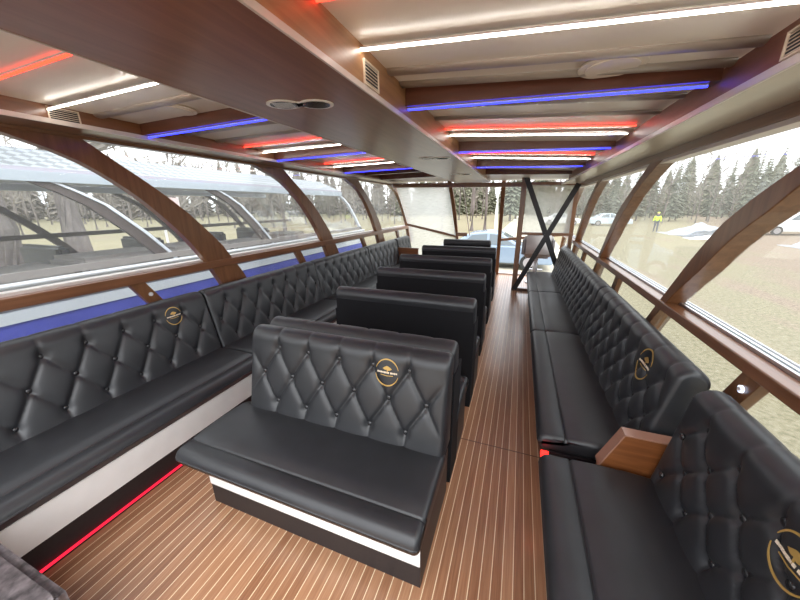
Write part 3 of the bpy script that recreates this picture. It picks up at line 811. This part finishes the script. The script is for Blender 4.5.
# vehicles
CARB = simple('blue_grey_paint', (.22, .29, .38), .25, coat=.6)
CARW = simple('white_paint', (.80, .81, .82), .3, coat=.4)
CARP = simple('pale_blue_paint', (.55, .63, .70), .3, coat=.4)
CGLASS = simple('dark_car_glass', (.10, .13, .15), .08, spec=.8)
TYRE = simple('tyre_rubber', (.02, .02, .02), .8)
LIGHTM = simple('lamp_glass', (.7, .7, .68), .15)
def vehicle(name, label, cat, loc, rz, L, W, Hh, body, roof, paint, wheels, wr, wins):
    """profile in local x (front = +x) and z; body = lower polygon, roof = cabin polygon"""
    t = thing(name, label, cat, loc, rz)
    bm = bmesh.new(); prism(bm, body, 1, -W / 2, W / 2); obj('body', bm, paint, t, bevel=.06)
    bm = bmesh.new(); n = len(roof); zb = min(p[1] for p in roof); zt = max(p[1] for p in roof)
    def wy(z): return W / 2 - .03 - .16 * (z - zb) / (zt - zb)
    A = [bm.verts.new((p[0], -wy(p[1]), p[1])) for p in roof]; C = [bm.verts.new((p[0], wy(p[1]), p[1])) for p in roof]
    bm.faces.new(A); bm.faces.new(C[::-1])
    for i in range(n): bm.faces.new((A[i], A[(i + 1) % n], C[(i + 1) % n], C[i]))
    cb = obj('cabin', bm, paint, t, bevel=.05)
    for w in wins:
        for s in (-1, 1):
            bm = bmesh.new(); V = [[bm.verts.new((p[0], s * (wy(p[1]) + e), p[1])) for p in w] for e in (-.02, .012)]
            k = len(w); bm.faces.new(V[0]); bm.faces.new(V[1][::-1])
            for i in range(k): bm.faces.new((V[0][i], V[0][(i + 1) % k], V[1][(i + 1) % k], V[1][i]))
            obj('side_window', bm, CGLASS, t)
    # windscreen
    f = roof[-2:] if False else None
    for (a, b) in ((roof[1], roof[0]), (roof[-2], roof[-1])):
        bm = bmesh.new(); A0 = Vector((a[0], 0, a[1])).lerp(Vector((b[0], 0, b[1])), .12); A1 = Vector((a[0], 0, a[1])).lerp(Vector((b[0], 0, b[1])), .9)
        s = 1 if a[0] > 0 else -1; V = []
        for e in (.0, .02):
            V.append([bm.verts.new((p.x + s * e, yy * (wy(p.z) - .07), p.z + e * .3)) for p, yy in ((A0, -1), (A0, 1), (A1, 1), (A1, -1))])
        bm.faces.new(V[0]); bm.faces.new(V[1][::-1])
        for i in range(4): bm.faces.new((V[0][i], V[0][(i + 1) % 4], V[1][(i + 1) % 4], V[1][i]))
        obj('windscreen' if s > 0 else 'rear_window', bm, CGLASS, t)
    for x in wheels:
        for s in (-1, 1):
            bm = bmesh.new(); disc(bm, (x, s * (W / 2 - .1), wr), wr, .22 * s * .55, ax=1, seg=28); wl = obj('wheel', bm, TYRE, t)
            bm = bmesh.new(); disc(bm, (x, s * (W / 2 + .015), wr), wr * .62, .015 * s, ax=1, seg=20); obj('hubcap', bm, GREYD, wl)
    xf = max(p[0] for p in body)
    for s in (-1, 1):
        obj('headlamp', B(xf - .10, xf + .015, s * W * .36 - .16, s * W * .36 + .16, Hh * .43, Hh * .52), LIGHTM, t)
    return t
sed_body = [(-2.25, .25), (-2.28, .75), (-2.1, .92), (-1.4, .97), (1.0, .95), (2.0, .80), (2.28, .62), (2.28, .25)]
sed_roof = [(-1.75, .92), (-.95, 1.40), (-.3, 1.47), (.25, 1.43), (1.15, .92)]
sed_win = [[(-1.25, .98), (-.86, 1.33), (-.25, 1.39), (-.25, .98)], [(-.15, .98), (-.15, 1.39), (.2, 1.36), (.85, .98)]]
vehicle('sedan_car', 'blue-grey sedan parked across the path ahead of the bow', 'car', (-.95, 14, GZ), 0, 4.5, 1.8, 1.47, sed_body, sed_roof, CARB, (-1.4, 1.4), .32, sed_win)
van_body = [(-2.5, .3), (-2.52, 1.15), (1.25, 1.15), (2.2, 1.02), (2.45, .7), (2.45, .3)]
van_roof = [(-2.5, 1.12), (-2.35, 1.95), (-.2, 2.0), (.45, 1.9), (1.35, 1.12)]
van_win = [[(-2.2, 1.2), (-2.15, 1.75), (-1.15, 1.78), (-1.15, 1.2)], [(-1.05, 1.2), (-1.05, 1.78), (-.1, 1.8), (-.1, 1.2)], [(0, 1.2), (0, 1.8), (.4, 1.74), (.98, 1.2)]]
vehicle('white_van', 'white van with dark windows parked in the field at the right edge', 'van', (21.0, 35.6, GZ), PI + .04, 5, 1.9, 2.0, van_body, van_roof, CARW, (-1.6, 1.6), .36, van_win)
for k, (x, y, r, p, lab) in enumerate(((10.2, 46, .1, CARP, 'pale blue car far across the field, left of the hi-vis person'), (4.9, 46, .0, CARW, 'white car far across the field by the tree line, leftmost'))):
    vehicle('parked_car', lab, 'car', (x, y, GZ), r, 4.5, 1.8, 1.47, sed_body, sed_roof, p, (-1.4, 1.4), .32, sed_win)

# person in a hi-vis jacket
def person(loc, rz):
    t = thing('person', 'person in a yellow hi-vis jacket standing in the field', 'person', loc, rz)
    V = [(0, 0, .95), (0, 0, 1.15), (0, 0, 1.38), (0, .01, 1.50), (0, .01, 1.58), (0, .015, 1.67), (.18, 0, 1.40), (.26, .02, 1.14), (.25, .16, .95), (-.18, 0, 1.40), (-.26, .02, 1.14), (-.27, .08, .90),
         (.10, 0, .90), (.11, .02, .50), (.12, 0, .08), (.12, .14, .04), (-.10, 0, .90), (-.11, .02, .50), (-.12, 0, .08), (-.12, .14, .04)]
    Ed = [(0, 1), (1, 2), (2, 3), (3, 4), (4, 5), (2, 6), (6, 7), (7, 8), (2, 9), (9, 10), (10, 11), (0, 12), (12, 13), (13, 14), (14, 15), (0, 16), (16, 17), (17, 18), (18, 19)]
    Rr = [.15, .15, .15, .06, .085, .10, .075, .055, .035, .075, .055, .035, .10, .07, .05, .04, .10, .07, .05, .04]
    me = bpy.data.meshes.new('body'); me.from_pydata(V, Ed, []); o = link('body', me, simple('dark_work_clothes', (.09, .10, .13), .8), t)
    sk = o.modifiers.new('skin', 'SKIN'); 
    for i, r in enumerate(Rr): me.skin_vertices[0].data[i].radius = (r, r)
    me.skin_vertices[0].data[0].use_root = True
    o.modifiers.new('sub', 'SUBSURF').levels = 2
    HV = simple('hi_vis_yellow', (.62, .85, .05), .6)
    J = [(0, 0, .92), (0, 0, 1.15), (0, 0, 1.40), (.19, 0, 1.40), (.27, .02, 1.14), (.255, .15, .97), (-.19, 0, 1.40), (-.27, .02, 1.14), (-.27, .07, .94)]
    me = bpy.data.meshes.new('jacket'); me.from_pydata(J, [(0, 1), (1, 2), (2, 3), (3, 4), (4, 5), (2, 6), (6, 7), (7, 8)], []); o = link('jacket', me, HV, t)
    o.modifiers.new('skin', 'SKIN')
    for i, r in enumerate((.18, .175, .165, .09, .07, .055, .09, .07, .055)): me.skin_vertices[0].data[i].radius = (r, r)
    me.skin_vertices[0].data[0].use_root = True
    o.modifiers.new('sub', 'SUBSURF').levels = 2
    SK = simple('skin', (.55, .33, .24), .6)
    bm = bmesh.new(); bmesh.ops.create_uvsphere(bm, u_segments=16, v_segments=12, radius=.105)
    for v in bm.verts: v.co = Vector((v.co.x * .85, v.co.y + .03, v.co.z * 1.15 + 1.655))
    obj('face', bm, SK, t, smooth=True)
    bm = bmesh.new(); bmesh.ops.create_uvsphere(bm, u_segments=16, v_segments=12, radius=.118)
    for v in bm.verts: v.co = Vector((v.co.x * .9, v.co.y, max(v.co.z, -.0) * .95 + 1.70))
    obj('cap', bm, HV, t, smooth=True)
person((11.9, 36.2, GZ), 2.6)

# heaps of sheeting in the field
def heap(name, label, loc, sx, sy, hz, seed, m):
    bm = bmesh.new(); bmesh.ops.create_grid(bm, x_segments=26, y_segments=26, size=1)
    top = []
    for v in bm.verts:
        r = math.hypot(v.co.x, v.co.y); e = max(0, 1 - r ** 1.6)
        n = noise.noise(Vector((v.co.x * 2.3 + seed, v.co.y * 2.3, seed))) * .6 + noise.noise(Vector((v.co.x * 6, v.co.y * 6 + seed, 1))) * .3
        v.co = Vector((v.co.x * sx, v.co.y * sy, hz * e * (1 + n) + .02))
    g = bmesh.ops.extrude_face_region(bm, geom=bm.faces[:])
    for v in g['geom']:
        if isinstance(v, bmesh.types.BMVert): v.co.z = 0
    o = obj(name, bm, m); o.location = loc
    return tag(o, label, 'tarp')
SHEET = simple('pale_sheeting', (.36, .40, .46), .5, noise_amt=.25, nscale=2.)
SHEETD = simple('grey_blue_sheeting', (.10, .115, .15), .6, noise_amt=.5, nscale=1.5)
heap('tarpaulin_heap', 'large pale heap of crumpled sheeting right of the hi-vis person', (14.8, 34.4, GZ), 2.9, 1.6, .75, 1.3, SHEET)
heap('tarpaulin_heap', 'dark grey-blue strip of sheeting before the pale heap', (14.4, 31.6, GZ), 2.2, .9, .5, 4.2, SHEETD)
heap('tarpaulin_heap', 'low white sheeting spread on the grass before the dark heap', (13.5, 29.8, GZ), 1.7, .6, .22, 7.7, CARW)
heap('tarpaulin_heap', 'grey and white tarpaulin heap below the white van', (16.6, 25.3, GZ), 1.5, 1.2, .65, 2.9, SHEET)

# ------------------------------------------------------------------ neighbouring boat
NX = -4.4
SEATN = simple('taupe_seat', (.30, .27, .25), .7)
HB = simple('hull_blue', (.10, .12, .60), .3, coat=.3, noise_amt=.1, nscale=3.)
HW = simple('hull_white', (.80, .85, .92), .35)
def diamond():
    m, nt, out = new_mat('diamond_plate')
    b = nd(nt, 'ShaderNodeBsdfPrincipled', Roughness=.4, Metallic=.4)
    tc = nd(nt, 'ShaderNodeTexCoord'); mp = nd(nt, 'ShaderNodeMapping'); mp.inputs['Rotation'].default_value = (0, 0, PI / 4); mp.inputs['Scale'].default_value = (1, 1, .0)
    lk(nt, tc, 'Object', mp, 0)
    ck = nd(nt, 'ShaderNodeTexChecker', Scale=12.); lk(nt, mp, 0, ck, 'Vector')
    ck.inputs[1].default_value = (.30, .32, .34, 1); ck.inputs[2].default_value = (.16, .175, .19, 1)
    lk(nt, ck, 'Color', b, 'Base Color')
    bp = nd(nt, 'ShaderNodeBump', Strength=.4, Distance=.01); lk(nt, ck, 'Fac', bp, 'Height'); lk(nt, bp, 'Normal', b, 'Normal')
    lk(nt, b, 0, out, 0); return m
t = thing('tour_boat', 'neighbouring blue and white tour boat with glazed arches, beyond the left windows', 'boat', (-5.7, 2, GZ))
ox, oy, oz = t.location
def nb(name, bm, m, parent=None, **kw):
    o = obj(name, bm, m, parent or t, **kw)
    if parent is None: o.location = (-ox, -oy, -oz)
    return o
NF = -7.0
NY0, NY1 = -4.0, 8.45
nb('hull', B(NF, NX, NY0, NY1, GZ + .12, .705), HB)
nb('stripe', B(NF - .01, NX + .012, NY0, NY1, .705, .815), HW)
nb('gunwale', B(NF, NX - .03, NY0, NY1, .815, .90), simple('gunwale_grey', (.30, .29, .31), .5))
nb('deck_edge', B(NX - .10, NX + .04, NY0, NY1, .90, .93), HW)
nb('keel_block', B(NF + .6, NX - .6, NY0 + .4, NY1 - .4, GZ, GZ + .12), KICK)
bm = bmesh.new(); tube(bm, [(NX + .06, NY0, 1.06), (NX + .06, NY1, 1.06)], .032, 12); nb('handrail', bm, SILVER, smooth=True)
for y in (-2.5, -.4, 1.7, 3.8, 5.9, 8.0):
    bm = bmesh.new(); bar(bm, (NX + .06, y, 1.05), (NX - .02, y + .12, .92), .03, .03); nb('rail_bracket', bm, SILVER)
nb('window_sill', B(NX - .06, NX, NY0, NY1, 1.10, 1.17), SEATN)
nb('window_sill', B(NF, NF + .06, NY0, NY1, 1.30, 1.37), simple('dark_brown_rail', (.07, .045, .04), .5))
def nrib(y): # raked arch
    pts = [(y + .12, 1.0), (y, 1.18), (y - .24, 1.46), (y - .57, 1.78), (y - .78, 1.91), (y - 1.0, 2.02)]
    return pts
DK = simple('dark_arch', (.10, .075, .07), .5)
for y in (-.98, .90, 2.77, 4.65, 6.5):
    p = nrib(y)
    bm = bmesh.new(); strip_prism(bm, [(a - .10, b) for a, b in p], [(a + .10, b) for a, b in p], NX - .09, NX - .03); rb = nb('window_arch', bm, DK)
    bm = bmesh.new(); strip_prism(bm, [(a + .055, b) for a, b in p], [(a + .10, b) for a, b in p], NX - .035, NX - .01); nb('arch_trim', bm, HW, parent=rb)
    bm = bmesh.new(); strip_prism(bm, p, [(a + .13, b) for a, b in p], NF, NF + .06); nb('window_arch', bm, DK)
p = nrib(8.3); bm = bmesh.new(); strip_prism(bm, p, [(a + .08, b) for a, b in p], NX - .06, NX); nb('window_arch', bm, HW)
bm = bmesh.new(); prism(bm, [(NY0, 1.17), (8.2, 1.17), (7.35, 2.0), (NY0, 2.0)], 0, NX - .052, NX - .046); nb('glazing', bm, GLASSN)
bm = bmesh.new(); prism(bm, [(NY0, 1.17), (8.2, 1.17), (7.35, 2.0), (NY0, 2.0)], 0, NF + .02, NF + .026); nb('glazing', bm, GLASSN)
NRE = 7.4
ROOFW = simple('roof_pale_blue_grey', (.42, .47, .52), .4)
nb('roof_edge', B(NX - .12, NX + .01, NY0, NRE, 2.0, 2.095), ROOFW)
nb('roof_edge', B(NF, NF + .12, NY0, NRE, 2.0, 2.095), HW)
nb('roof_gutter', B(NX - .10, NX - .01, NY0, NRE, 2.095, 2.13), simple('gutter_mauve', (.42, .40, .46), .4))
bm = bmesh.new(); prism(bm, [(NX - .03, 2.12), (NX - .62, 2.365), (NX - .62, 2.33), (NX - .06, 2.10)], 1, NY0, NRE); nb('diamond_plate_panel', bm, diamond())
nb('roof', B(NF + .1, NX - .60, NY0, NRE, 2.10, 2.34), ROOFW)
SEATK = simple('black_seat', (.03, .03, .035), .5)
for k in range(8):
    y = -2.2 + k * 1.05
    bm = rbox(NX - .95, NX - .22, y, y + .98, .80, 1.20 if k % 3 else 1.14, .05); nb('seat', bm, SEATN if k != 2 else SEATK)
for k in range(7):
    y = -1.5 + k * 1.25
    bm = rbox(NX - 2.3, NX - 1.3, y, y + .14, .80, 1.26, .04); nb('seat', bm, SEATK)
# pink and red banner beyond the neighbour
t = thing('field_banner', 'pink banner with red lettering beyond the neighbouring boat', 'banner', (-12.0, 8.1, GZ), -.9)
obj('panel', B(-.9, .9, -.01, .01, 2.35, 2.85), simple('pink_banner', (.80, .58, .58), .6), t)
obj('post', B(-.95, -.89, -.03, .03, 0, 2.9), GREYV, t); obj('post', B(.89, .95, -.03, .03, 0, 2.9), GREYV, t)
bm = bmesh.new()
for k in range(6):
    x = .62 - k * .24
    box(bm, x, x + .04, -.02, -.01, 2.45, 2.75)
    if k % 2: box(bm, x - .12, x, -.02, -.01, 2.45, 2.49); 
    box(bm, x - .12, x, -.02, -.01, 2.71 if k % 3 else 2.58, 2.75 if k % 3 else 2.62)
obj('lettering', bm, simple('banner_red', (.62, .10, .10), .6), t)

# ------------------------------------------------------------------ light
w = bpy.data.worlds.new('overcast'); SC.world = w; w.use_nodes = True
nt = w.node_tree; nt.nodes.clear()
out = nd(nt, 'ShaderNodeOutputWorld'); bg = nd(nt, 'ShaderNodeBackground', Strength=1.55)
tc = nd(nt, 'ShaderNodeTexCoord'); n = nd(nt, 'ShaderNodeTexNoise', Scale=2.5, Detail=5.); lk(nt, tc, 'Generated', n, 'Vector')
nt.links.new(ramp(nt, n.outputs['Fac'], [(.3, (.80, .86, .95)), (.7, (1, 1, 1))]), bg.inputs[0])
lk(nt, bg, 0, out, 0)
sun = bpy.data.lights.new('sun', 'SUN'); sun.energy = 1.2; sun.angle = 1.2; so = bpy.data.objects.new('sun', sun); COL.objects.link(so); so.rotation_euler = (.55, .25, .3)
SC.view_settings.view_transform = 'Standard'; SC.view_settings.look = 'None'; SC.view_settings.gamma = 1
SC.view_settings.exposure = 1.15
SC.cycles.max_bounces = 10; SC.cycles.diffuse_bounces = 5; SC.cycles.glossy_bounces = 4; SC.cycles.transparent_max_bounces = 24
SC.cycles.use_denoising = True
SC.cycles.sample_clamp_indirect = 6
